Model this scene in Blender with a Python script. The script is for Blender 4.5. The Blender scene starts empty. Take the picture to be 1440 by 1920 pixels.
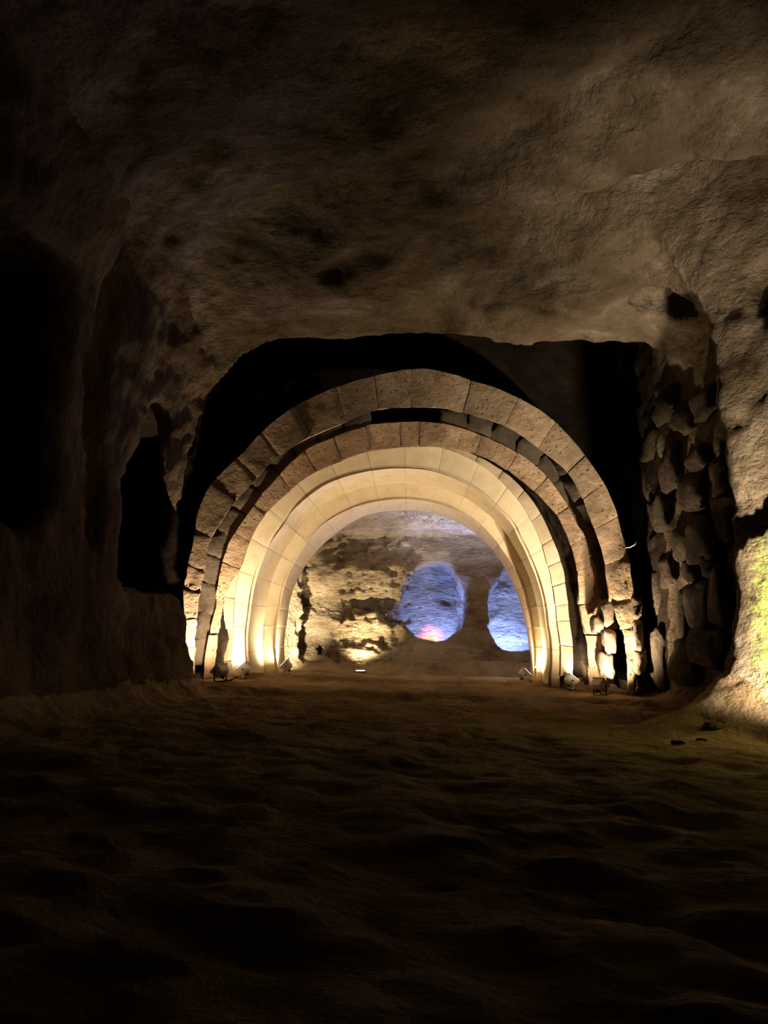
import bpy, bmesh, math, random
import numpy as np
import openvdb as vdb
from mathutils import Vector, Matrix

random.seed(7)
RNG = np.random.RandomState(11)
C = bpy.context.scene.collection
SC = bpy.context.scene

# ------------------------------------------------------------------ camera, world, exposure
CAM_H = 0.60                      # camera held low above the cave floor
FPX = 1442.0
PITCH = math.atan(240.0 / FPX)
cd = bpy.data.cameras.new('camera')
cd.sensor_fit = 'VERTICAL'
cd.sensor_height = 24.0
cd.lens = 24.0 * FPX / 1920.0
cd.clip_start = 0.05
cd.clip_end = 200
cam = bpy.data.objects.new('camera', cd)
C.objects.link(cam)
cam.location = (0, 0, CAM_H)
cam.rotation_euler = (math.pi / 2 + PITCH, 0, 0)
SC.camera = cam

w = bpy.data.worlds.new('world')
SC.world = w
w.use_nodes = True
w.node_tree.nodes['Background'].inputs[0].default_value = (0, 0, 0, 1)
w.node_tree.nodes['Background'].inputs[1].default_value = 0.0

SC.view_settings.view_transform = 'Standard'
SC.view_settings.look = 'None'
SC.view_settings.gamma = 1.0
SC.view_settings.use_curve_mapping = False
SC.view_settings.exposure = 0.0
SC.cycles.use_denoising = True
SC.cycles.sample_clamp_indirect = 4.0

WARM = (1.0, 0.80, 0.55)
SUN_W = (1.0, 0.86, 0.66)
BLUE = (0.13, 0.245, 1.0)


def aim(o, d):
    o.rotation_euler = Vector(d).to_track_quat('-Z', 'Y').to_euler()


def spot(loc, d, watts, col, size=100, blend=0.8, rad=0.04):
    l = bpy.data.lights.new('spot', 'SPOT')
    l.energy = watts
    l.color = col
    l.spot_size = math.radians(size)
    l.spot_blend = blend
    l.shadow_soft_size = rad
    o = bpy.data.objects.new('spot', l)
    C.objects.link(o)
    o.location = loc
    aim(o, d)
    return o


def point(loc, watts, col, rad=0.05):
    l = bpy.data.lights.new('bulb', 'POINT')
    l.energy = watts
    l.color = col
    l.shadow_soft_size = rad
    o = bpy.data.objects.new('bulb', l)
    C.objects.link(o)
    o.location = loc
    return o


# lamps of the place that stand out of view (right foreground wall washer, chamber uplights, lamps in the niches) and an added chamber fill
spot((3.24, 5.50, 0.20), (0.30, 0.80, 0.50), 1700, SUN_W, 118, 1.0, 0.06)
spot((3.00, 4.90, 0.22), (-0.13, 0.27, 1.0), 850, (1.0, 0.86, 0.68), 44, 1.0, 0.06)
spot((-1.76, 13.0, 0.25), (-0.25, 0.90, 0.28), 2600, (1.0, 0.88, 0.66), 62, 0.6, 0.04)
spot((3.05, 13.2, 0.5), (-0.45, 0.42, 1.0), 1900, (0.46, 0.55, 1.0), 76, 1.0, 0.1)
point((0.64, 16.52, 0.35), 290, BLUE, 0.06)
point((1.42, 16.52, 0.35), 290, BLUE, 0.06)
point((2.80, 16.60, 0.36), 520, BLUE, 0.08)
point((2.78, 13.1, 0.85), 55, WARM, 0.06)  # added warm fill behind the right pillar, brightens the chamber floor
point((-3.9, 8.9, 1.3), 0.7, (1.0, 0.08, 0.03), 0.05)


def P(u, v, Y):
    """point of the photograph's pixel (u, v) at depth Y, used to take measurements of the place"""
    a = (960.0 - v) / FPX
    b = (u - 720.0) / FPX
    cp, sp = math.cos(PITCH), math.sin(PITCH)
    dy = cp - a * sp
    dz = sp + a * cp
    return Vector((b / dy * Y, Y, CAM_H + dz / dy * Y))


# ------------------------------------------------------------------ noise helpers
LAT = RNG.uniform(-1, 1, (64, 64, 64)).astype(np.float32)


def vnoise(p, scale, seed=0):
    q = np.asarray(p, np.float32) / np.asarray(scale, np.float32) + np.float32(17.3 * seed)
    f = np.floor(q)
    t = q - f
    t = t * t * (3 - 2 * t)
    i = f.astype(np.int64) & 63
    j = (i + 1) & 63
    x0, y0, z0 = i[:, 0], i[:, 1], i[:, 2]
    x1, y1, z1 = j[:, 0], j[:, 1], j[:, 2]
    tx, ty, tz = t[:, 0], t[:, 1], t[:, 2]
    c00 = LAT[x0, y0, z0] * (1 - tx) + LAT[x1, y0, z0] * tx
    c10 = LAT[x0, y1, z0] * (1 - tx) + LAT[x1, y1, z0] * tx
    c01 = LAT[x0, y0, z1] * (1 - tx) + LAT[x1, y0, z1] * tx
    c11 = LAT[x0, y1, z1] * (1 - tx) + LAT[x1, y1, z1] * tx
    return (c00 * (1 - ty) + c10 * ty) * (1 - tz) + (c01 * (1 - ty) + c11 * ty) * tz


def fbm(p, scale, octaves=3, seed=0, gain=0.5):
    s = np.asarray(scale, np.float32) * np.ones(3, np.float32)
    r = 0
    g = 1.0
    for k in range(octaves):
        r = r + g * vnoise(p, s, seed + k)
        s = s * 0.5
        g *= gain
    return r


def sstep(x, a, b):
    t = np.clip((x - a) / (b - a), 0, 1)
    return t * t * (3 - 2 * t)


def smax(a, b, k):
    h = np.maximum(k - np.abs(a - b), 0) / k
    return np.maximum(a, b) + h * h * k * 0.25


def smin(a, b, k):
    h = np.maximum(k - np.abs(a - b), 0) / k
    return np.minimum(a, b) - h * h * k * 0.25


# ------------------------------------------------------------------ material helpers
def mat_new(name):
    m = bpy.data.materials.new(name)
    m.use_nodes = True
    nt = m.node_tree
    for n in list(nt.nodes):
        nt.nodes.remove(n)
    out = nt.nodes.new('ShaderNodeOutputMaterial')
    b = nt.nodes.new('ShaderNodeBsdfPrincipled')
    nt.links.new(b.outputs[0], out.inputs[0])
    return m, nt, b


def plain(name, col, rough=0.6, metal=0.0, bump=0.0):
    m, nt, b = mat_new(name)
    tc = nt.nodes.new('ShaderNodeTexCoord')
    n = nt.nodes.new('ShaderNodeTexNoise')
    n.inputs['Scale'].default_value = 30
    n.inputs['Detail'].default_value = 4
    nt.links.new(tc.outputs['Object'], n.inputs['Vector'])
    cr = nt.nodes.new('ShaderNodeValToRGB')
    cr.color_ramp.elements[0].color = tuple(c * 0.75 for c in col) + (1,)
    cr.color_ramp.elements[1].color = tuple(min(1, c * 1.15) for c in col) + (1,)
    nt.links.new(n.outputs['Fac'], cr.inputs['Fac'])
    nt.links.new(cr.outputs[0], b.inputs['Base Color'])
    b.inputs['Roughness'].default_value = rough
    b.inputs['Metallic'].default_value = metal
    return m


def rock(name, cols, scale=1.0, stretch=(1, 1, 1), bump=0.5, pits=0.0, pit_scale=14, dist=0.06, fine=1.0, rough=1.0, moss=None, tint=0.0, cscale=1.3):
    """cols: list of colours for the ramp"""
    m, nt, b = mat_new(name)
    N = nt.nodes.new
    L = nt.links.new
    tc = N('ShaderNodeTexCoord')
    mp = N('ShaderNodeMapping')
    mp.inputs['Scale'].default_value = tuple(scale * s for s in stretch)
    L(tc.outputs['Object'], mp.inputs['Vector'])
    n1 = N('ShaderNodeTexNoise')
    n1.inputs['Scale'].default_value = cscale
    n1.inputs['Detail'].default_value = 9
    n1.inputs['Roughness'].default_value = 0.65
    n1.inputs['Distortion'].default_value = 0.4
    L(mp.outputs[0], n1.inputs['Vector'])
    cr = N('ShaderNodeValToRGB')
    e = cr.color_ramp.elements
    pos = np.linspace(0.30, 0.70, len(cols))
    e[0].position = pos[0]
    e[0].color = tuple(cols[0]) + (1,)
    e[1].position = pos[-1]
    e[1].color = tuple(cols[-1]) + (1,)
    for k in range(1, len(cols) - 1):
        q = e.new(pos[k])
        q.color = tuple(cols[k]) + (1,)
    L(n1.outputs['Fac'], cr.inputs['Fac'])
    colour = cr.outputs[0]
    # height: mid lumps + fine grain (+ pits)
    n2 = N('ShaderNodeTexNoise')
    n2.inputs['Scale'].default_value = 6.0
    n2.inputs['Detail'].default_value = 10
    n2.inputs['Roughness'].default_value = 0.62
    L(mp.outputs[0], n2.inputs['Vector'])
    n3 = N('ShaderNodeTexNoise')
    n3.inputs['Scale'].default_value = 38.0
    n3.inputs['Detail'].default_value = 6
    n3.inputs['Roughness'].default_value = 0.6
    L(mp.outputs[0], n3.inputs['Vector'])
    ad = N('ShaderNodeMath')
    ad.operation = 'MULTIPLY_ADD'
    ad.inputs[1].default_value = 0.16 * fine
    L(n3.outputs['Fac'], ad.inputs[0])
    L(n2.outputs['Fac'], ad.inputs[2])
    h = ad.outputs[0]
    if pits > 0:
        vo = N('ShaderNodeTexVoronoi')
        vo.inputs['Scale'].default_value = pit_scale
        vo.inputs['Randomness'].default_value = 1.0
        wv = N('ShaderNodeVectorMath')
        wv.operation = 'MULTIPLY_ADD'
        wv.inputs[1].default_value = (0.12, 0.12, 0.12)
        L(n2.outputs['Color'], wv.inputs[0])
        L(mp.outputs[0], wv.inputs[2])
        L(wv.outputs[0], vo.inputs['Vector'])
        mr = N('ShaderNodeMapRange')
        mr.interpolation_type = 'SMOOTHSTEP'
        mr.inputs['From Min'].default_value = 0.08
        mr.inputs['From Max'].default_value = 0.30
        L(vo.outputs['Distance'], mr.inputs['Value'])
        sel = N('ShaderNodeMath')
        sel.operation = 'GREATER_THAN'
        sel.inputs[1].default_value = 0.62
        sx = N('ShaderNodeSeparateColor')
        L(vo.outputs['Color'], sx.inputs[0])
        L(sx.outputs[0], sel.inputs[0])
        one = N('ShaderNodeMath')
        one.operation = 'SUBTRACT'
        one.inputs[0].default_value = 1.0
        L(mr.outputs[0], one.inputs[1])
        mu = N('ShaderNodeMath')
        mu.operation = 'MULTIPLY'
        L(one.outputs[0], mu.inputs[0])
        L(sel.outputs[0], mu.inputs[1])
        su = N('ShaderNodeMath')
        su.operation = 'MULTIPLY_ADD'
        su.inputs[1].default_value = -pits
        L(mu.outputs[0], su.inputs[0])
        L(h, su.inputs[2])
        h = su.outputs[0]
    if tint > 0:      # each stone a slightly different shade
        oi = N('ShaderNodeObjectInfo')
        mr2 = N('ShaderNodeMapRange')
        mr2.inputs['To Min'].default_value = 1.0 - tint
        mr2.inputs['To Max'].default_value = 1.0 + tint * 0.6
        L(oi.outputs['Random'], mr2.inputs['Value'])
        vm = N('ShaderNodeVectorMath')
        vm.operation = 'SCALE'
        L(colour, vm.inputs[0])
        L(mr2.outputs[0], vm.inputs['Scale'])
        colour = vm.outputs[0]
    if moss:
        ctr, rad, mc = moss
        sp = N('ShaderNodeVectorMath')
        sp.operation = 'SUBTRACT'
        sp.inputs[1].default_value = ctr
        L(tc.outputs['Object'], sp.inputs[0])
        sc_ = N('ShaderNodeVectorMath')
        sc_.operation = 'MULTIPLY'
        sc_.inputs[1].default_value = tuple(1.0 / r for r in rad)
        L(sp.outputs[0], sc_.inputs[0])
        ln = N('ShaderNodeVectorMath')
        ln.operation = 'LENGTH'
        L(sc_.outputs[0], ln.inputs[0])
        nm = N('ShaderNodeTexNoise')
        nm.inputs['Scale'].default_value = 13
        nm.inputs['Detail'].default_value = 8
        nm.inputs['Roughness'].default_value = 0.7
        L(tc.outputs['Object'], nm.inputs['Vector'])
        a2 = N('ShaderNodeMath')
        a2.operation = 'MULTIPLY_ADD'
        a2.inputs[1].default_value = 1.6
        L(nm.outputs['Fac'], a2.inputs[0])
        L(ln.outputs['Value'], a2.inputs[2])
        mr3 = N('ShaderNodeMapRange')
        mr3.interpolation_type = 'SMOOTHSTEP'
        mr3.inputs['From Min'].default_value = 1.38
        mr3.inputs['From Max'].default_value = 1.85
        mr3.inputs['To Min'].default_value = 1.0
        mr3.inputs['To Max'].default_value = 0.0
        L(a2.outputs[0], mr3.inputs['Value'])
        mx = N('ShaderNodeMix')
        mx.data_type = 'RGBA'
        L(mr3.outputs[0], mx.inputs[0])
        L(colour, mx.inputs[6])
        mx.inputs[7].default_value = tuple(mc) + (1,)
        colour = mx.outputs[2]
    L(colour, b.inputs['Base Color'])
    bp = N('ShaderNodeBump')
    bp.inputs['Strength'].default_value = bump
    bp.inputs['Distance'].default_value = dist
    L(h, bp.inputs['Height'])
    L(bp.outputs[0], b.inputs['Normal'])
    b.inputs['Roughness'].default_value = rough
    b.inputs['Specular IOR Level'].default_value = 0.04
    return m


M = {}
RAMP = [(.034, .023, .013), (.118, .084, .050), (.185, .14, .092), (.34, .278, .20)]
M['ceiling'] = rock('ceiling_rock', RAMP, stretch=(.8, .9, 1.3), bump=1.0, dist=0.24, pits=.12, pit_scale=6)
M['wall_left'] = rock('left_rock', [(.055, .035, .017), (.15, .10, .053), (.26, .185, .104)], stretch=(1, 1, .7), bump=1.0, dist=0.22, pits=.08, pit_scale=6)
M['wall_right'] = rock('right_rock', RAMP, stretch=(.8, .9, 1.3), bump=1.0, dist=0.20, pits=.14, pit_scale=8,
                       moss=((3.39, 6.42, 0.95), (.42, .50, 1.0), (.22, .26, .065)))
M['wall_front'] = rock('recess_shadow_rock', [(.010, .007, .005), (.032, .022, .014)], bump=0.9, dist=0.08)  # near-black colour paints in the shadow of the recess
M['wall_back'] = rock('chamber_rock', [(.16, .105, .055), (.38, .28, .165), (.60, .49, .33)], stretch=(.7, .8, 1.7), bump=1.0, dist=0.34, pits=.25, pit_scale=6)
M['floor'] = rock('earth_floor', [(.16, .107, .053), (.34, .24, .13), (.47, .355, .195)], bump=1.0, dist=0.22, pits=.25, pit_scale=4)
M['tuff'] = rock('tuff_block', [(.23, .148, .082), (.40, .275, .17), (.50, .37, .245)], bump=1.0, dist=0.055, scale=2.2, pits=.6, pit_scale=7, tint=.22)
M['rubble'] = rock('rubble_stone', [(.06, .043, .03), (.125, .095, .066), (.20, .16, .115)], bump=0.8, dist=0.04, scale=1.6, tint=.3)
M['dark_stone'] = rock('dark_rubble_stone', [(.03, .021, .014), (.07, .052, .036), (.12, .095, .068)], bump=1.0, dist=0.08, scale=1.6, tint=.3)
M['limestone'] = rock('limestone_block', [(.60, .47, .30), (.68, .56, .37), (.73, .62, .43)], bump=0.22, dist=0.012, scale=2.5, pits=.12, pit_scale=12, tint=.035, cscale=2.0)
M['grey_block'] = rock('grey_limestone', [(.38, .30, .20), (.50, .40, .27), (.56, .46, .32)], bump=0.35, dist=0.015, scale=2.5, tint=.12)
M['housing'] = plain('lamp_grey_metal', (.70, .66, .56), .5, .0)
M['dark'] = plain('lamp_dark_metal', (.04, .036, .03), .5, .3)
M['cable'] = plain('black_cable', (.02, .018, .016), .6)
M['pale'] = plain('pale_wire', (.5, .45, .38), .6)
m_, nt_, b_ = mat_new('lamp_glass_lit')
b_.inputs['Base Color'].default_value = (.9, .85, .7, 1)
b_.inputs['Emission Color'].default_value = (1, .8, .5, 1)
b_.inputs['Emission Strength'].default_value = 4.0
M['glass'] = m_
m_, nt_, b_ = mat_new('orange_lamp_lit')
b_.inputs['Base Color'].default_value = (.9, .4, .1, 1)
b_.inputs['Emission Color'].default_value = (1, .30, .03, 1)
b_.inputs['Emission Strength'].default_value = 3.0
M['orange'] = m_


def link_mesh(name, verts, faces, mat, parent=None, smooth=True):
    me = bpy.data.meshes.new(name)
    me.from_pydata([tuple(v) for v in verts], [], faces)
    me.update()
    if smooth:
        me.polygons.foreach_set('use_smooth', np.ones(len(me.polygons), bool))
    me.materials.append(mat)
    o = bpy.data.objects.new(name, me)
    C.objects.link(o)
    if parent is not None:
        o.parent = parent
        o.matrix_parent_inverse = parent.matrix_basis.inverted()
    return o


def thing(name, label, cat, loc=(0, 0, 0), group=None):
    o = bpy.data.objects.new(name, None)
    C.objects.link(o)
    o.location = loc
    o['label'] = label
    o['category'] = cat
    if group:
        o['group'] = group
    return o


# ------------------------------------------------------------------ the cave: one distance field, meshed, then split into floor, ceiling and walls
VX = 0.05
LO = np.array([-4.6, -2.6, -1.3])       # z is relative to the camera here
HI = np.array([4.8, 18.2, 5.6])
NX, NY, NZ = [int(round((HI[k] - LO[k]) / VX)) + 1 for k in range(3)]


def grid_noise(spacing, seed):
    """smooth lattice noise over the whole grid (separable cubic B-spline)"""
    rs = np.random.RandomState(seed)
    ws = []
    ms = []
    for n, s in zip((NX, NY, NZ), spacing):
        c = np.arange(n) * VX / s
        m = int(c[-1]) + 4
        i = np.floor(c).astype(int)
        t = c - i
        W = np.zeros((n, m), np.float32)
        r = np.arange(n)
        W[r, i] += (1 - t) ** 3 / 6
        W[r, i + 1] += (3 * t ** 3 - 6 * t ** 2 + 4) / 6
        W[r, i + 2] += (-3 * t ** 3 + 3 * t ** 2 + 3 * t + 1) / 6
        W[r, i + 3] += t ** 3 / 6
        ws.append(W)
        ms.append(m)
    A = rs.uniform(-1, 1, ms).astype(np.float32) * 1.8
    A = np.tensordot(ws[0], A, (1, 0))
    A = np.einsum('ij,xjz->xiz', ws[1], A, optimize=True)
    A = A @ ws[2].T
    return A.astype(np.float32)


def floor_z(X, Y):
    z = -0.60 - 0.032 * X + 0.05 * sstep(Y, 10.6, 11.3)
    z = z - .14 * sstep(Y, 12.7, 14.6) + .24 * sstep(Y, 14.4, 15.6) * (1 - sstep(X, -1.3, -.7))
    z = z - 0.085 * (1 - sstep(Y + 0.10 * np.sin(X * 2.3) + 0.05 * np.sin(X * 6.1 + 1), 9.15, 9.36))
    return z


def components(X, Y, Z):
    """signed constraints: > 0 is rock"""
    xl = np.interp(Y, [-4, 2, 5, 6.4, 7.4, 8.0, 8.9, 10], [-3.0, -2.9, -2.72, -2.60, -2.55, -2.50, -2.36, -2.36])
    left = xl + 0.34 * np.exp(-(Z + .6) / .30) * (Z > -1.2) - X
    xr = np.interp(Y, [-4, 4, 5.9, 6.25, 6.6, 6.85, 7.0, 7.15, 7.40, 8.5, 10], [3.5, 3.7, 3.80, 3.72, 3.46, 3.27, 3.22, 3.27, 3.58, 3.60, 3.52])
    but = np.exp(-((Y - 6.75) / .6) ** 2)
    # the buttress leans back above head height and carries a hollow under an overhang
    ov = -0.20 * sstep(Z - (.92 + (6.9 - Y) * .95), -.02, .06) * (1 - sstep(Z - (.92 + (6.9 - Y) * .95), .15, .75)) * sstep(Y, 6.1, 6.3) * (1 - sstep(Y, 6.9, 7.2))
    right = X - (xr - 0.72 * but * np.exp(-np.maximum(Z + .6, -.2) / .33) - ov)
    rid = (5.7 + (3.15 - X) * 0.543)
    zc = np.interp(Y, [-4, 3, 5, 6.2, 7.0, 7.8, 8.5, 8.9, 10], [4.2, 4.3, 4.25, 4.13, 4.05, 3.84, 3.62, 3.52, 3.5])
    step = 0.50 * sstep(Y - rid, 0.0, 0.30) * (1 - sstep(Y - rid, 0.35, 2.0)) * sstep(X, -0.6, 1.4)
    dark = 0.25 * sstep(Y - (rid - 1.5), 0.0, 0.5) * (1 - sstep(Y - (rid - .9), 0., .9)) * (1 - sstep(X, .2, 1.6))
    ceil = Z - (zc + step + dark)
    flo = floor_z(X, Y) - Z
    return left, right, ceil, flo


def arch_tunnel(X, Z, c, R, zs):
    dx = X - c
    up = np.maximum(Z - zs, 0)
    return np.sqrt(dx * dx + up * up) - R


def niche(X, Y, Z, c, zc, hw, hh):
    r = ((np.abs(X - c) / hw) ** 2.6 + (np.abs(Z - zc) / hh) ** 2.6) ** (1 / 2.6)
    d2 = (r - 1) * np.minimum(hw, hh)
    back = Y - (17.35 - .03 * (1 - sstep(Z + .12 * np.abs(X - c), zc + .0, zc + .16)))
    return np.maximum(d2, back)


def rbox(X, Y, Z, lo, hi, r):
    q = []
    for A, a, b in zip((X, Y, Z), lo, hi):
        q.append(np.maximum(a + r - A, A - (b - r)))
    s = np.sqrt(sum(np.maximum(k, 0) ** 2 for k in q))
    return s + np.minimum(np.maximum(np.maximum(q[0], q[1]), q[2]), 0) - r


def build_cave():
    x = (LO[0] + np.arange(NX) * VX).astype(np.float32)[:, None, None]
    y = (LO[1] + np.arange(NY) * VX).astype(np.float32)[None, :, None]
    z = (LO[2] + np.arange(NZ) * VX).astype(np.float32)[None, None, :]
    X, Y, Z = np.broadcast_arrays(x, y, z)
    n1 = grid_noise((1.7, 1.7, 1.3), 3)
    n2 = grid_noise((.75, .75, .6), 5)
    n3 = grid_noise((.45, .40, .22), 8)
    n4 = grid_noise((1.1, .9, .2), 9)          # flat strata
    # --- entrance hall
    L_, R_, C_, F_ = components(X, Y, Z)
    nw = 0.13 * n1 + 0.085 * n2 + 0.05 * n3
    L_ = L_ + nw
    R_ = R_ + nw * 0.7 * (1 - .6 * sstep(Y, 7.0, 7.4))
    C_ = C_ + 0.12 * n1 * (1 - sstep(Y, 7.6, 8.7)) + .13 * n2 + .09 * n4 + .09 * n3
    F_ = F_ + 0.02 * n2 + .02 * n3
    hall = smax(L_, C_, 1.7)
    hall = smax(hall, R_, 0.5 + 1.1 * (1 - sstep(Y, 6.9, 8.2)))
    hall = np.maximum(hall, Y - 9.3)
    hall = np.maximum(hall, -2.4 - Y)
    CR = (((2.3, 4.5, 4.15), (.70, 6.3, 4.12), .10), ((1.6, 6.9, 4.10), (-.6, 7.7, 3.88), .09), ((-1.5, 5.8, 4.05), (-2.25, 6.6, 3.62), .13),
          ((-2.25, 6.6, 3.62), (-2.47, 6.66, 3.1), .12), ((-2.47, 6.66, 3.1), (-2.62, 6.62, 2.2), .10), ((-2.62, 6.62, 2.2), (-2.64, 6.75, .9), .09))
    for p0, p1, rad in CR:
        p0, p1 = np.array(p0), np.array(p1)
        dd = p1 - p0
        t = np.clip(((X - p0[0]) * dd[0] + (Y - p0[1]) * dd[1] + (Z - p0[2]) * dd[2]) / float(dd @ dd), 0, 1)
        dist = np.sqrt((X - p0[0] - t * dd[0]) ** 2 + (Y - p0[1] - t * dd[1]) ** 2 + (Z - p0[2] - t * dd[2]) ** 2) + .04 * n3 + .03 * n2
        hall = np.where(dist < .6, hall - .24 * np.exp(-np.maximum(dist - .05, 0) ** 2 / rad ** 2), hall)
    hall = np.minimum(hall, (np.sqrt(((X + 1.65) / .50) ** 2 + ((Y - 6.95) / .32) ** 2 + ((Z - 3.9) / .22) ** 2) - 1) * .2 + .04 * n3)
    # side openings
    l1 = rbox(X, Y, Z, (-4.5, 3.4, .85), (-2.2, 6.05, 3.1), .35) + nw * .8
    top2 = np.interp(Y, [7.2, 7.9, 8.3, 8.6, 8.9, 9.02, 11], [2.2, 2.3, 1.92, 1.56, 1.38, 2.2, 2.2])
    top2 = top2 + (2.80 - top2) * sstep(-X, 2.44, 2.66)
    l2 = np.maximum.reduce([rbox(X, Y, Z, (-4.4, 7.1, .48), (-1.5, 11.6, 3.2), .3), Z - top2, np.interp(Z, [0, 1.2, 1.6, 2.3], [7.15, 7.2, 7.35, 7.9]) - Y]) + nw * .4
    hole = (np.sqrt(((X - 3.85) / .85) ** 2 + ((Y - 6.48) / .24) ** 2 + ((Z - 3.12) / .36) ** 2) - 1) * .2 + nw * .2
    hall = smin(hall, l1, .15)
    hall = smin(hall, l2, .12)
    hall = np.minimum(hall, hole)
    hall = np.minimum(hall, (np.sqrt(((Y - 8.1) / .30) ** 2 + ((Z - 2.3) / .26) ** 2 + ((X + 2.45) / .45) ** 2) - 1) * .26)
    for p0, p1, rad in (((3.12, 7.05, .80), (3.25, 6.84, 1.02), .085), ((3.25, 6.84, 1.02), (3.42, 6.50, 1.40), .10)):
        p0, p1 = np.array(p0), np.array(p1)
        dd = p1 - p0
        t = np.clip(((X - p0[0]) * dd[0] + (Y - p0[1]) * dd[1] + (Z - p0[2]) * dd[2]) / float(dd @ dd), 0, 1)
        hall = np.minimum(hall, np.sqrt(.08 * (X - p0[0] - t * dd[0]) ** 2 + (Y - p0[1] - t * dd[1]) ** 2 + (Z - p0[2] - t * dd[2]) ** 2) - rad + .03 * n3)
    # dark hollows in the rubble wall on the right
    for (hx, hy, hz, ry, rz) in ((3.5, 7.8, 2.0, .20, .19), (3.5, 8.6, 1.5, .22, .17), (3.15, 8.0, 3.7, .26, .22), (3.5, 8.2, 1.1, .12, .2), (3.5, 7.5, 1.0, .12, .35)):
        hall = np.minimum(hall, (np.sqrt(((Y - hy) / ry) ** 2 + ((Z - hz) / rz) ** 2 + ((X - hx) / .45) ** 2) - 1) * .12)
    # --- recess that holds the big arches
    rec = np.maximum.reduce([-2.9 - X, X - 3.5, 8.92 - Y, Y - 10.92, Z - 5.2]) + nw * .45
    rec = np.minimum(rec, np.maximum.reduce([-2.9 - X, X - 3.5, 8.92 - Y, Y - 12.05, Z - 5.2, -arch_tunnel(X, Z, .33, 2.86, .40)]) + nw * .15)
    t1 = np.maximum.reduce([arch_tunnel(X, Z, .27, 2.50, .43), 10.4 - Y, Y - 11.12]) + .04 * n3
    t2 = np.maximum.reduce([arch_tunnel(X, Z, .20, 2.32, .40), 11.0 - Y, Y - 12.8])
    air = np.minimum(np.minimum(hall, rec), np.minimum(t1, t2))
    # --- chamber behind
    xl = np.interp(Y, [12, 13.6, 14.3, 15.22, 15.30, 16.2], [-2.2, -2.1, -2.0, -1.60, -2.3, -2.3])
    yb = 16.0 + .10 * n2 + .10 * n4 + .09 * n3 * (X < .6) - .25 * np.exp(-(Z + .6) / .25) * (Z > -1.2) - .25 * sstep(Z, .95, 1.5) + .08 * sstep(Z, .3, .75) * (1 - sstep(Z, .8, .95)) * (1 - sstep(X, .2, .5))
    ch = smax(xl - X + .06 * n2 + .05 * n3, Y - yb, .3)
    ch = smax(ch, X - 3.6 + nw * .5, .5)
    ch = smax(ch, Z - (2.12 + .05 * n2 + .04 * n4 + .22 * (1 - sstep(Y, 13, 15.6))), .16)
    ch = np.maximum(ch, 12.5 - Y)
    ch = np.minimum(ch, rbox(X, Y, Z, (-.75, 15.4, .60), (.28, 16.45, .88), .08) + .09 * n3)
    ch = np.minimum(ch, rbox(X, Y, Z, (.08, 15.4, .35), (.32, 16.5, .75), .06) + .05 * n3)
    ch = np.minimum(ch, rbox(X, Y, Z, (-1.44, 15.2, -.36), (-1.22, 16.7, -.04), .11) + .03 * n3)
    nn = .05 * n3 + .03 * n2
    air = np.minimum(air, ch)
    # the floor closes everything off, softly
    air = smax(air, F_, .22)
    for c, zc, hw, hh in ((1.03, .76, .63, .87), (2.80, .62, .62, .95)):
        nc = np.maximum(niche(X, Y, Z, c, zc, hw * (1 + .10 * np.clip((zc - Z) / hh, -1, .6)), hh) + nn * 1.6, 15.6 - Y)
        nc = np.minimum(nc, rbox(X, Y, Z, (c - .50, 16.35, -.42), (c + .50, 17.25, .3), .1) + nn * .3)
        air = smin(air, nc, .10)
    return np.ascontiguousarray(air, np.float32)


air = build_cave()
g = vdb.FloatGrid(3.0)
g.copyFromArray(air)
pts, quads = g.convertToQuads(0.0)
pts = np.asarray(pts, np.float64)
quads = np.asarray(quads, np.int64)
# gradient of the field = normal pointing into the rock
ip = np.clip(np.round(pts).astype(int), 1, np.array([NX, NY, NZ]) - 2)
gx = air[ip[:, 0] + 1, ip[:, 1], ip[:, 2]] - air[ip[:, 0] - 1, ip[:, 1], ip[:, 2]]
gy = air[ip[:, 0], ip[:, 1] + 1, ip[:, 2]] - air[ip[:, 0], ip[:, 1] - 1, ip[:, 2]]
gz = air[ip[:, 0], ip[:, 1], ip[:, 2] + 1] - air[ip[:, 0], ip[:, 1], ip[:, 2] - 1]
G = np.stack([gx, gy, gz], 1)
G /= np.maximum(np.linalg.norm(G, axis=1, keepdims=True), 1e-6)
del air
W = LO + pts * VX                        # camera-relative height
# orientation: front faces look into the air
a, b2, c2 = W[quads[:, 0]], W[quads[:, 1]], W[quads[:, 2]]
fn = np.cross(b2 - a, c2 - a)
if np.mean(np.sum(fn * G[quads[:, 0]], 1)) > 0:
    quads = quads[:, ::-1]
# classify
L_, R_, C_, F_ = components(W[:, 0], W[:, 1], W[:, 2])
isfloor = (G[:, 2] < -.62) & (W[:, 2] < -.30)
amp = np.where(isfloor, .45, 1.0)
ridge = 1 - np.abs(fbm(W, (.30, .30, .20), 3, 40)) * 1.4
disp = amp * (.030 * fbm(W, .22, 3, 20) + .020 * ridge)
near = isfloor & (W[:, 1] < 9.3)
disp += np.where(near, .026 * fbm(W, (.30, .20, .3), 3, 60, .65), 0)
bk = (W[:, 1] > 15) & ~isfloor & (W[:, 0] < .6)
disp += np.where(bk, .05 - .13 * np.abs(fbm(W, (.24, .24, .15), 3, 70, .6)), 0)
W = W - G * disp[:, None]
cls = np.full(len(W), 5)                 # 0 floor 1 ceiling 2 left 3 right 4 front(recess) 5..8 chamber
Yv, Xv, Zv = W[:, 1], W[:, 0], W[:, 2]
main = Yv < 8.95
cls[main] = np.argmax(np.stack([L_, R_, C_], 1), 1)[main] + 2
cls[main & (cls == 4)] = 1
cls[main & (Xv < -2.2) & (Zv < 2.6)] = 2
cls[main & (Yv < -2.2)] = 9
mid = (Yv >= 8.95) & (Yv < 12.45)
cls[mid] = 4
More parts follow.
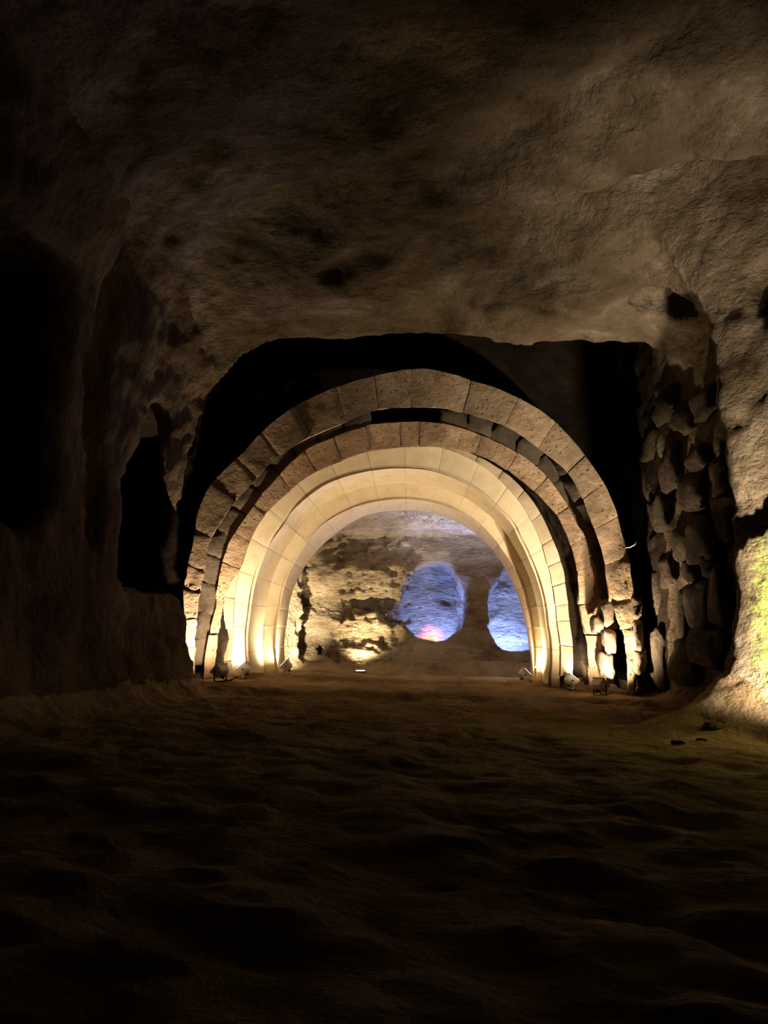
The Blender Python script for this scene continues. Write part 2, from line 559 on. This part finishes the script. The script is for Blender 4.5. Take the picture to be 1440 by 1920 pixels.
cls[mid & (Xv > 3.1) & (Yv < 9.5)] = 3
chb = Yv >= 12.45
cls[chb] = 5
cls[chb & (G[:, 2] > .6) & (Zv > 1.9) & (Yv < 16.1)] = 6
cls[chb & (Xv < -1.35) & (Yv < 15.9)] = 7
cls[chb & (Xv > 3.2) & (Yv < 15.9)] = 8
cls[isfloor] = np.where(Yv[isfloor] < 17, 0, 5)
fc = np.sort(cls[quads], axis=1)[:, 1]
W[:, 2] += CAM_H
CAVE = [(0, 'floor', 'floor', 'bare trodden earth floor of the cave'), (1, 'ceiling', 'ceiling', 'rough brown rock ceiling hanging over the hall'),
        (2, 'wall_left', 'wall_left', 'dark brown rock wall with two black openings on the left'),
        (3, 'wall_right', 'wall_right', 'rubble and rock wall on the right with green moss'),
        (4, 'wall_front', 'wall_front', 'rock recess behind the arches, coloured near-black for its shadow'),
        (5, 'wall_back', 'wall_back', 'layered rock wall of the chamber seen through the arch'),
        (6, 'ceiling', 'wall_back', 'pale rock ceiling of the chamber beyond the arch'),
        (7, 'wall_chamber_left', 'wall_back', 'rock side wall behind the left pillar'), (8, 'wall_chamber_right', 'wall_back', 'rock side wall behind the right pillar'),
        (9, 'wall_rear', 'wall_left', 'dark rock end of the hall')]
SURF = {}
for k, nm, mk, lab in CAVE:
    q = quads[fc == k]
    if not len(q):
        continue
    used, inv = np.unique(q, return_inverse=True)
    inv = inv.reshape(q.shape)
    me = bpy.data.meshes.new(nm)
    me.vertices.add(len(used))
    me.vertices.foreach_set('co', W[used].astype(np.float32).ravel())
    me.loops.add(inv.size)
    me.loops.foreach_set('vertex_index', inv.astype(np.int32).ravel())
    me.polygons.add(len(inv))
    me.polygons.foreach_set('loop_start', (np.arange(len(inv)) * 4).astype(np.int32))
    me.polygons.foreach_set('use_smooth', np.ones(len(inv), bool))
    me.update(calc_edges=True)
    me.materials.append(M[mk])
    o = bpy.data.objects.new(nm, me)
    C.objects.link(o)
    o['kind'] = 'structure'
    o['label'] = lab
    SURF[k] = o
print('cave quads', len(quads))
from mathutils.bvhtree import BVHTree
FT = BVHTree.FromPolygons([v.co for v in SURF[0].data.vertices], [tuple(p.vertices) for p in SURF[0].data.polygons])


def ground(x, y):
    h = FT.ray_cast(Vector((x, y, 1.2)), Vector((0, 0, -1)))
    return h[0].z if h[0] else 0.0


# ------------------------------------------------------------------ arches
PC = (765.0, 1180.0)


def curve(points):
    """closed form of a measured outline: radius over polar angle (degrees) about the arch centre"""
    ph, r = [], []
    for u, v in points:
        a = math.degrees(math.atan2(PC[1] - v, u - PC[0]))
        if a < -90:
            a += 360
        ph.append(a)
        r.append(math.hypot(u - PC[0], v - PC[1]))
    o = np.argsort(ph)
    ph = np.array(ph)[o]
    r = np.array(r)[o]
    # smooth: dense resample then running mean
    d = np.arange(-60, 240, .5)
    rr = np.interp(d, ph, r)
    ker = np.ones(9) / 9
    rs = np.convolve(np.pad(rr, 4, mode='edge'), ker, 'valid')
    return lambda a: float(np.interp(a, d, rs))


def pt(cv, a, Y):
    r = cv(a)
    return P(PC[0] + r * math.cos(math.radians(a)), PC[1] - r * math.sin(math.radians(a)), Y)


def ang(u, v):
    a = math.degrees(math.atan2(PC[1] - v, u - PC[0]))
    return a + 360 if a < -90 else a


R1O = curve([(360, 1310), (360, 1272), (353, 1231), (345, 1168), (345, 1106), (353, 1054), (362, 1022), (372, 960), (390, 915), (410, 893), (455, 850), (502, 800), (565, 755), (640, 722), (708, 703), (778, 692), (813, 693), (877, 712), (966, 743), (1039, 788), (1094, 851), (1139, 917), (1164, 993), (1173, 1022), (1182, 1071), (1189, 1120), (1198, 1204), (1190, 1260), (1186, 1315)])
R1I = curve([(363, 1310), (363, 1260), (366, 1205), (370, 1168), (369, 1143), (376, 1102), (385, 1075), (391, 1018), (416, 977), (432, 951), (475, 905), (512, 864), (569, 826), (639, 797), (702, 769), (765, 764), (815, 764), (875, 775), (955, 802), (1011, 842), (1070, 891), (1105, 969), (1113, 989), (1135, 1060), (1142, 1120), (1152, 1150), (1170, 1185), (1176, 1240), (1177, 1315)])
R2O = curve([(380, 1310), (384, 1252), (392, 1189), (404, 1140), (416, 1056), (428, 1020), (447, 992), (481, 943), (529, 885), (580, 839), (635, 817), (694, 797), (752, 792), (789, 791), (834, 795), (900, 816), (967, 847), (1023, 891), (1061, 945), (1087, 993), (1098, 1004), (1113, 1056), (1124, 1110), (1131, 1180), (1136, 1260), (1137, 1315)])
R2I = curve([(402, 1310), (402, 1270), (404, 1230), (410, 1180), (420, 1118), (437, 1085), (451, 1068), (460, 1039), (485, 981), (491, 972), (540, 923), (582, 890), (633, 868), (687, 847), (750, 839), (785, 838), (832, 838), (894, 851), (955, 884), (1007, 926), (1049, 972), (1071, 1027), (1084, 1076), (1085, 1138), (1094, 1175), (1102, 1210), (1104, 1260), (1104, 1315)])
R3O = curve([(428, 1310), (420, 1240), (417, 1180), (415, 1118), (430, 1075), (600, 860), (755, 825), (855, 838), (907, 862), (962, 897), (990, 929), (1011, 957), (1027, 991), (1040, 1022), (1053, 1058), (1062, 1111), (1067, 1164), (1071, 1276), (1072, 1315)])
A0 = curve([(434, 1310), (436, 1260), (438, 1190), (440, 1118), (448, 1075), (460, 1039), (485, 981), (540, 920), (582, 889), (633, 867), (687, 845), (740, 837), (780, 836), (834, 841), (903, 873), (948, 910), (980, 948), (1007, 997), (1024, 1049), (1037, 1109), (1045, 1171), (1049, 1278), (1050, 1315)])
A1 = curve([(460, 1310), (462, 1252), (464, 1147), (472, 1095), (485, 1054), (503, 1012), (528, 979), (540, 957), (607, 903), (681, 879), (747, 872), (809, 876), (879, 903), (931, 945), (969, 986), (976, 1004), (998, 1049), (1018, 1104), (1029, 1171), (1033, 1271), (1034, 1315)])
A3 = curve([(517, 1310), (519, 1262), (522, 1137), (532, 1089), (555, 1043), (580, 1002), (607, 976), (655, 950), (716, 934), (755, 931), (800, 935), (850, 949), (912, 988), (950, 1035), (978, 1085), (992, 1135), (1001, 1190), (1004, 1261), (1005, 1315)])
A4 = curve([(536, 1310), (537, 1257), (539, 1163), (551, 1101), (586, 1043), (628, 1002), (687, 966), (757, 957), (819, 963), (873, 988), (920, 1027), (955, 1082), (978, 1144), (990, 1202), (994, 1276), (995, 1315)])


def blend(c1, c2, t):
    return lambda a: c1(a) * (1 - t) + c2(a) * t


def tt(a):      # where the step between the two inner orders falls
    return np.interp(a, [-20, 10, 60, 90, 130, 170, 205], [.60, .58, .56, .58, .6, .62, .62])


A2 = lambda a: A1(a) * (1 - tt(a)) + A3(a) * tt(a)


def sweep_block(prof, a0, a1, n, mat, parent, name, gap, rough=0.0, seed=0, bevel=0.006, dy=0.0, rseg=0):
    """one wedge stone: a closed profile (list of (curve, depth)) swept from angle a0 to a1"""
    full = []
    if rseg:                                       # subdivide the profile
        for k in range(len(prof)):
            c0, y0 = prof[k]
            c1, y1 = prof[(k + 1) % len(prof)]
            for s in range(rseg):
                t = s / rseg
                full.append(((lambda a, c0=c0, c1=c1, t=t: c0(a) * (1 - t) + c1(a) * t), y0 * (1 - t) + y1 * t))
    else:
        full = prof
    m = len(full)
    ts = [0.0, .03] + [(k + 1) / n for k in range(n - 1)] + [.97, 1.0]
    rings = []
    rmean = full[0][0]((a0 + a1) / 2) * 10.0 / FPX
    ga = math.degrees(gap / max(rmean, .3))
    lo, hi = a0 + ga, a1 - ga
    for i, t in enumerate(ts):
        a = lo + (hi - lo) * t
        ring = [np.array(pt(c, a, y + dy)) for c, y in full]
        if i in (0, len(ts) - 1):                  # chamfer the arrises at the joints
            cen = sum(ring) / m
            ring = [p + (cen - p) * min(.45, bevel / max(np.linalg.norm(p - cen), .02)) for p in ring]
        rings.append(ring)
    V = np.array(rings).reshape(-1, 3)
    F = []
    nr = len(ts)
    for i in range(nr - 1):
        for k in range(m):
            k2 = (k + 1) % m
            F.append((i * m + k, i * m + k2, (i + 1) * m + k2, (i + 1) * m + k))
    F.append(tuple(range(m))[::-1])
    F.append(tuple((nr - 1) * m + k for k in range(m)))
    if rough > 0:
        d = np.stack([fbm(V, .16, 3, seed + s) for s in (0, 5, 9)], 1)
        V = V + rough * d
    o = link_mesh(name, V, F, mat, parent)
    bm = bmesh.new()
    bm.from_mesh(o.data)
    bmesh.ops.recalc_face_normals(bm, faces=bm.faces)
    bm.to_mesh(o.data)
    bm.free()
    o.data.set_sharp_from_angle(angle=math.radians(42))
    return o


random.seed(3)
# outer rough arch
ring1 = thing('stone_arch', 'outermost and tallest arch of pitted brown tuff blocks', 'arch', (0.35, 10.1, 0))
J1 = [ang(u, v) for u, v in ((1170, 1306), (1170, 1235), (1167, 1180), (1166, 1125), (1155, 1052), (1138, 980), (1112, 922), (1080, 872), (1028, 812), (960, 772), (876, 744), (814, 729), (772, 728), (705, 735), (640, 758), (567, 790), (507, 832), (465, 878), (421, 922), (382, 1000), (368, 1066), (358, 1105), (357, 1160), (360, 1215), (372, 1306))]
for k in range(len(J1) - 1):
    a0, a1 = J1[k], J1[k + 1]
    jamb = k < 4 or k > len(J1) - 6
    sweep_block([(R1O, 10.0), (R1O, 10.50), (R1I, 10.50), (R1I, 10.0)], a0, a1, 5, M['tuff'], ring1, 'voussoir', .003 if not jamb else .002,
                rough=.010 if not jamb else .028, seed=100 + k, dy=random.uniform(-.018, .016), rseg=4)
# middle rough arch
ring2 = thing('stone_arch', 'middle arch of rough brown blocks between the outermost arch and the smooth one', 'arch', (0.3, 10.7, 0))
J2 = [ang(u, v) for u, v in ((1100, 1306), (1103, 1250), (1105, 1190), (1106, 1131), (1100, 1066), (1086, 1015), (1055, 958), (1015, 908), (961, 866), (897, 834), (833, 816), (787, 815), (751, 816), (690, 822), (634, 842), (581, 864), (535, 904), (486, 957), (455, 1008), (432, 1060), (416, 1125), (411, 1189), (415, 1250), (420, 1306))]
for k in range(len(J2) - 1):
    jamb = k < 4 or k > len(J2) - 5
    sweep_block([(R2O, 10.58), (R2O, 10.95), (R2I, 10.95), (R2I, 10.58)], J2[k], J2[k + 1], 5, M['tuff'], ring2, 'voussoir', .003,
                rough=.010 if not jamb else .024, seed=200 + k, dy=random.uniform(-.018, .016), rseg=4)
# stub ring of grey dressed blocks behind it
ring3 = thing('stone_arch', 'thin grey dressed stone ring hugging the outside of the smooth arch', 'arch', (0.3, 11.0, 0))
aa = [-17, -6, 3, 9, 16.5, 24, 32, 41, 50, 59, 68, 78, 90, 104, 118, 132, 146, 160, 170, 180, 190, 201]
for k in range(len(aa) - 1):
    sweep_block([(R3O, 10.95), (R3O, 11.2), (A0, 11.2), (A0, 10.93)], aa[k], aa[k + 1], 4, M['grey_block'], ring3, 'voussoir', .004,
                rough=.006, seed=300 + k, dy=random.uniform(-.015, .02), rseg=2)
# smooth moulded arch
ring4 = thing('moulded_arch', 'smooth cream limestone arch with stepped mouldings around the inner opening', 'arch', (0.3, 11.6, 0))
GO = lambda a: A1(a) + 3.0
GI = lambda a: A1(a) - 6.5
HI_ = lambda a: A3(a) - 4.5
HO_ = lambda a: A3(a) + 2.5
OUT = lambda a: A0(a) + 14
prof4 = [(A0, 10.98), (A1, 10.98), (A1, 11.06), (GI, 11.06), (GI, 10.99), (A2, 11.78), (A3, 11.78), (A3, 11.80), (HI_, 11.80), (HI_, 11.75), (A4, 12.45), (A4, 12.62), (A0, 12.62)]
aj = [-30, -17, -8, 1, 10, 20, 31, 43, 55, 67, 79, 91, 103, 115, 127, 139, 150, 161, 171, 179, 188, 197, 210]
aj[0], aj[-1] = -29, 209
for k in range(len(aj) - 1):
    sweep_block(prof4, aj[k], aj[k + 1], 6, M['limestone'], ring4, 'voussoir', .0015, rough=.0022, seed=400 + k, dy=random.uniform(-.003, .003), bevel=.003)


# ------------------------------------------------------------------ loose masonry: rubble stones in the walls
def stone_mesh(seed, sx, sy, sz, flat=.6, sub=3):
    bm = bmesh.new()
    bmesh.ops.create_icosphere(bm, subdivisions=sub, radius=1.0)
    V = np.array([v.co[:] for v in bm.verts])
    F = [tuple(v.index for v in f.verts) for f in bm.faces]
    bm.free()
    V = np.sign(V) * np.abs(V) ** (flat - .1)
    V = V / np.maximum(np.max(np.abs(V)), 1e-6)
    V = V * (1 + .24 * fbm(V + seed * 3.7, .8, 4, seed % 50, .6)[:, None])
    return V * np.array([sx, sy, sz]), F


STONES = [(1318, 1008, 45, 84), (1352, 985, 26, 64), (1344, 1122, 32, 104), (1308, 1135, 38, 88), (1270, 1150, 26, 104), (1230, 1108, 24, 76), (1216, 1182, 28, 88),
          (1330, 1215, 66, 66), (1240, 1232, 26, 100), (1286, 1238, 38, 76), (1304, 862, 34, 56), (1278, 786, 40, 60), (1352, 892, 30, 70), (1256, 880, 28, 84),
          (1236, 962, 32, 70), (1292, 918, 36, 70), (1276, 1018, 28, 72), (1224, 1030, 26, 60), (1212, 905, 24, 64), (1246, 764, 38, 58), (1322, 755, 38, 50),
          (1220, 832, 28, 60), (1330, 1060, 30, 40), (1292, 1070, 26, 40), (1252, 1070, 22, 60), (1206, 1260, 20, 70), (1265, 1265, 22, 60), (1200, 980, 18, 60)]
for i, (u, v, ww, hh) in enumerate(STONES):
    a = (960 - v) / FPX
    b = (u - 720) / FPX
    dyy = math.cos(PITCH) - a * math.sin(PITCH)
    Y = 3.50 * dyy / b
    p = P(u, v, Y)
    sy = ww * Y * Y / (FPX * 3.4) * .5
    sz = hh * Y / FPX * .52
    V, F = stone_mesh(i + 2, .15, min(sy, .42), sz)
    ca, sa = math.cos(random.uniform(-.25, .25)), math.sin(random.uniform(-.2, .2))
    V2 = V.copy()
    V2[:, 1] = V[:, 1] * ca - V[:, 2] * sa
    V2[:, 2] = V[:, 1] * sa + V[:, 2] * ca
    link_mesh('stone', V2 + np.array([3.58 + random.uniform(-.05, .06), p.y, p.z]), F, M['dark_stone'], SURF[3])
# stones of the fill seen between the two rough arches
mid12 = lambda a: R1I(a) * .45 + R2O(a) * .55
for k, a in enumerate(list(np.linspace(4, 78, 11)) + list(np.linspace(104, 186, 12))):
    p = np.array(pt(mid12, a, 10.80))
    V, F = stone_mesh(60 + k, .20, .10, random.uniform(.14, .22), .6)
    t = math.radians(a)
    R = np.array([[math.sin(t), 0, math.cos(t)], [0, 1, 0], [-math.cos(t), 0, math.sin(t)]])
    link_mesh('stone', V @ R.T + p, F, M['rubble'], SURF[4])
# broken stones at the foot of the right jambs
for k, (u, v, ww, hh) in enumerate(((1136, 1150, 26, 50), (1140, 1205, 24, 50), (1118, 1170, 18, 34), (1190, 1190, 20, 54), (1196, 1240, 22, 44), (1135, 1245, 24, 50), (1190, 1140, 18, 40))):
    p = np.array(P(u, v, 10.28 if u < 1150 else 10.05))
    V, F = stone_mesh(90 + k, ww * 10 / FPX * .5, .14, hh * 10 / FPX * .5)
    link_mesh('stone', V + p, F, M['rubble'], SURF[4])


# ------------------------------------------------------------------ floodlights
def box_bm(bm, cx, cy, cz, sx, sy, sz, taper=1.0):
    vs = []
    for x in (-1, 1):
        for y in (-1, 1):
            for z in (-1, 1):
                t = taper if y < 0 else 1.0
                vs.append(bm.verts.new((cx + x * sx / 2 * t, cy + y * sy / 2, cz + z * sz / 2 * t)))
    for f in ((0, 1, 3, 2), (4, 6, 7, 5), (0, 4, 5, 1), (2, 3, 7, 6), (0, 2, 6, 4), (1, 5, 7, 3)):
        bm.faces.new([vs[i] for i in f])


def bm_obj(name, bm, mat, parent, mtx, bevel=0.0):
    bmesh.ops.recalc_face_normals(bm, faces=bm.faces)
    if bevel:
        bmesh.ops.bevel(bm, geom=list(bm.edges), offset=bevel, segments=2, affect='EDGES')
    bmesh.ops.transform(bm, matrix=mtx, verts=bm.verts)
    me = bpy.data.meshes.new(name)
    bm.to_mesh(me)
    bm.free()
    me.materials.append(mat)
    o = bpy.data.objects.new(name, me)
    C.objects.link(o)
    o.parent = parent
    return o


def tube(name, pts_, r, mat, parent=None, seg=6):
    bm = bmesh.new()
    rings = []
    n = len(pts_)
    for i, p in enumerate(pts_):
        d = (Vector(pts_[min(i + 1, n - 1)]) - Vector(pts_[max(i - 1, 0)])).normalized()
        q = d.to_track_quat('Z', 'Y')
        rings.append([bm.verts.new(Vector(p) + q @ Vector((r * math.cos(k * 2 * math.pi / seg), r * math.sin(k * 2 * math.pi / seg), 0))) for k in range(seg)])
    for i in range(n - 1):
        for k in range(seg):
            bm.faces.new((rings[i][k], rings[i][(k + 1) % seg], rings[i + 1][(k + 1) % seg], rings[i + 1][k]))
    bm.faces.new(rings[0][::-1])
    bm.faces.new(rings[-1])
    me = bpy.data.meshes.new(name)
    bm.to_mesh(me)
    bm.free()
    me.polygons.foreach_set('use_smooth', np.ones(len(me.polygons), bool))
    me.materials.append(mat)
    o = bpy.data.objects.new(name, me)
    C.objects.link(o)
    if parent is not None:
        o.parent = parent
    return o


def floodlight(u, v, Y, d, watts, label, ld=None, size=165, scale=1.0, cable=True, ly=0.0, col=WARM, head=.125):
    """v is where the lamp meets the ground"""
    p = P(u, v, Y)
    x, y = p.x, p.y
    gz = ground(x, y)
    root = thing('floodlight', label, 'lamp', (x, y, gz), 'floodlights at the feet of the arches')
    d = Vector(d).normalized()
    q = d.to_track_quat('Y', 'Z').to_matrix().to_4x4()
    s = scale
    hz = head * s
    T = Matrix.Translation((0, 0, hz)) @ q @ Matrix.Scale(s, 4)
    bm = bmesh.new()
    box_bm(bm, 0, 0, 0, .185, .10, .15, .86)
    h = bm_obj('housing', bm, M['housing'], root, T, .008)
    bm = bmesh.new()
    box_bm(bm, 0, .054, 0, .198, .012, .162)
    bm_obj('front_frame', bm, M['housing'], root, T, .003)
    bm = bmesh.new()
    box_bm(bm, 0, .062, 0, .165, .004, .13)
    bm_obj('lens', bm, M['glass'], root, T)
    bm = bmesh.new()
    for k in range(5):
        box_bm(bm, -.056 + k * .028, -.058, 0, .005, .022, .10)
    bm_obj('heat_sink', bm, M['housing'], h, T)
    # yoke: two arms and a cross bar, fixed on a foot
    yaw = math.atan2(-d.x, d.y)
    Z = Matrix.Rotation(yaw, 4, 'Z')
    bm = bmesh.new()
    for sx in (-1, 1):
        box_bm(bm, sx * .104 * s, 0, (hz + .02 * s) / 2, .006, .022 * s, hz + .02 * s)
    box_bm(bm, 0, 0, .010, .214 * s, .022 * s, .006)
    bm_obj('bracket', bm, M['dark' if cable else 'housing'], root, Z, .001)
    for sx in (-1, 1):
        bm = bmesh.new()
        bmesh.ops.create_cone(bm, cap_ends=True, segments=10, radius1=.014 * s, radius2=.012 * s, depth=.014)
        bm_obj('knob', bm, M['dark'], root, Z @ Matrix.Translation((sx * .112 * s, 0, hz)) @ Matrix.Rotation(math.pi / 2, 4, 'Y'))
    bm = bmesh.new()
    box_bm(bm, 0, 0, .003, .14 * s, .10 * s, .016)
    bm_obj('foot', bm, M['dark'], root, Z, .003)
    bm = bmesh.new()
    box_bm(bm, 0, -.072, -.02, .05, .03, .04)
    bm_obj('junction_box', bm, M['dark'], root, T, .004)
    if cable:
        bp = T @ Vector((0, -.075, -.03))
        L = [bp, bp + Vector((.04, -.05, -.03)), Vector((bp.x + .10, bp.y - .08, .02)), Vector((bp.x + .16, bp.y - .06, .04)), Vector((bp.x + .20, bp.y - .03, .055)),
             Vector((bp.x + .16, bp.y, .05)), Vector((bp.x + .11, bp.y - .02, .012)), Vector((bp.x + .05, bp.y + .06, .012)), Vector((bp.x + .02, bp.y + .16, .012))]
        pp = []
        for i in range(len(L) - 1):
            p0, p1, p2, p3 = L[max(i - 1, 0)], L[i], L[i + 1], L[min(i + 2, len(L) - 1)]
            for k in range(5):
                t = k / 5
                pp.append(.5 * ((2 * p1) + (-p0 + p2) * t + (2 * p0 - 5 * p1 + 4 * p2 - p3) * t * t + (-p0 + 3 * p1 - 3 * p2 + p3) * t ** 3))
        tube('cable', pp, .007, M['cable'], root)
    lp = Vector((x, y, gz)) + T @ Vector((0, .085, 0))
    spot(lp + Vector((0, ly, 0)), ld or d, watts, col, size, 1.0, .035)
    return root


floodlight(413, 1284, 9.75, (-.62, .40, .75), 430, 'pale grey floodlight with a looped black cable, leftmost, by the foot of the outermost arch', (-.25, .30, .90))
floodlight(457, 1275, 10.85, (-.62, .02, .75), 62, 'small floodlight second from the left, before the foot of the smooth arch', (-.40, -.05, .90), cable=False, ly=.075)
floodlight(537, 1277, 11.71, (-.72, .02, .70), 78, 'small floodlight at the foot of the left pillar of the smooth arch, nearest the opening', (-.40, .0, .90), cable=False)
floodlight(983, 1281, 11.71, (.70, .02, .70), 84, 'small pale floodlight at the right edge of the opening, tilted toward the right pillar', (.40, .0, .90), cable=False)
floodlight(1071, 1297, 10.82, (.62, .02, .75), 66, 'floodlight at the right foot of the middle rough arch, second from the right', (.40, -.05, .90), cable=False, ly=.105)
floodlight(1125, 1300, 9.80, (.62, .35, .75), 460, 'larger whitish floodlight, rightmost, below the broken right foot of the outermost arch', (.22, .30, .90))

# round uplight in the chamber floor, at the foot of the layered wall
WT = BVHTree.FromPolygons([v.co for v in SURF[5].data.vertices], [tuple(p.vertices) for p in SURF[5].data.polygons])
gx_ = -.47
gy_ = WT.ray_cast(Vector((gx_, 13.5, .30)), Vector((0, 1, 0)))[0].y - .38
gz_ = ground(gx_, gy_)
up = thing('ground_uplight', 'round uplight shining on the layered rock at the foot of the chamber wall', 'lamp', (gx_, gy_, gz_))
bm = bmesh.new()
bmesh.ops.create_cone(bm, cap_ends=True, segments=20, radius1=.12, radius2=.11, depth=.06)
bm_obj('housing', bm, M['dark'], up, Matrix.Translation((0, 0, .01)))
bm = bmesh.new()
bmesh.ops.create_cone(bm, cap_ends=True, segments=20, radius1=.095, radius2=.09, depth=.012)
bm_obj('lens', bm, M['glass'], up, Matrix.Translation((0, 0, .045)))
spot((gx_, gy_, gz_ + .10), (.05, .25, 1.0), 360, (1.0, .84, .58), 120, 1.0, .05)

# small orange lamp sunk behind the sill of the middle niche
og = thing('niche_lamp', 'small orange lamp glowing at the sill of the blue lit round niche', 'lamp', (1.03, 17.02, .24))
bm = bmesh.new()
bmesh.ops.create_cone(bm, cap_ends=True, segments=14, radius1=.07, radius2=.05, depth=.10)
bm_obj('housing', bm, M['dark'], og, Matrix.Translation((0, 0, .0)))
bm = bmesh.new()
bmesh.ops.create_icosphere(bm, subdivisions=2, radius=.045)
bm_obj('bulb', bm, M['orange'], og, Matrix.Translation((0, 0, .06)))
for sx in (-1, 1):  # added plates that keep the blue bulbs' light off the orange glow
    bm = bmesh.new()
    box_bm(bm, sx * .19, .06, .12, .012, .36, .34)
    bm_obj('light_shield', bm, M['dark'], og, Matrix.Identity(4), .002)
spot((1.03, 17.00, .44), (0, .85, .30), 280, (1.0, .10, .001), 84, .8, .03)

# stray wire poking out of the outer arch on the right
wp = [P(1172, 1027, 10.02), P(1181, 1026, 9.93), P(1189, 1022, 9.88), P(1194, 1016, 9.86)]
wr = tube('wire', wp, .009, M['pale'])
wr['label'] = 'short pale wire sticking out of the right side of the outermost arch'
wr['category'] = 'wire'

# pebbles on the floor near the moss-green rock
for k, (u, v, Y, s, lab) in enumerate(((1335, 1337, 6.5, .055, 'largest dark pebble on the earth floor, close to the mossy rock'), (1268, 1358, 5.9, .032, 'small dark pebble on the earth floor, leftmost and farthest from the mossy rock'), (1312, 1354, 6.0, .026, 'tiny dark pebble on the earth floor just in front of the largest pebble'))):
    p = P(u, v, Y)
    V, F = stone_mesh(130 + k, s * 1.5, s, s * .7, .8, 2)
    z = ground(p.x, p.y)
    o = link_mesh('pebble', V, F, M['rubble'])
    o.location = (p.x, p.y, z + s * .3)
    o['label'] = lab
    o['category'] = 'stone'
    o['group'] = 'loose pebbles on the right of the floor'
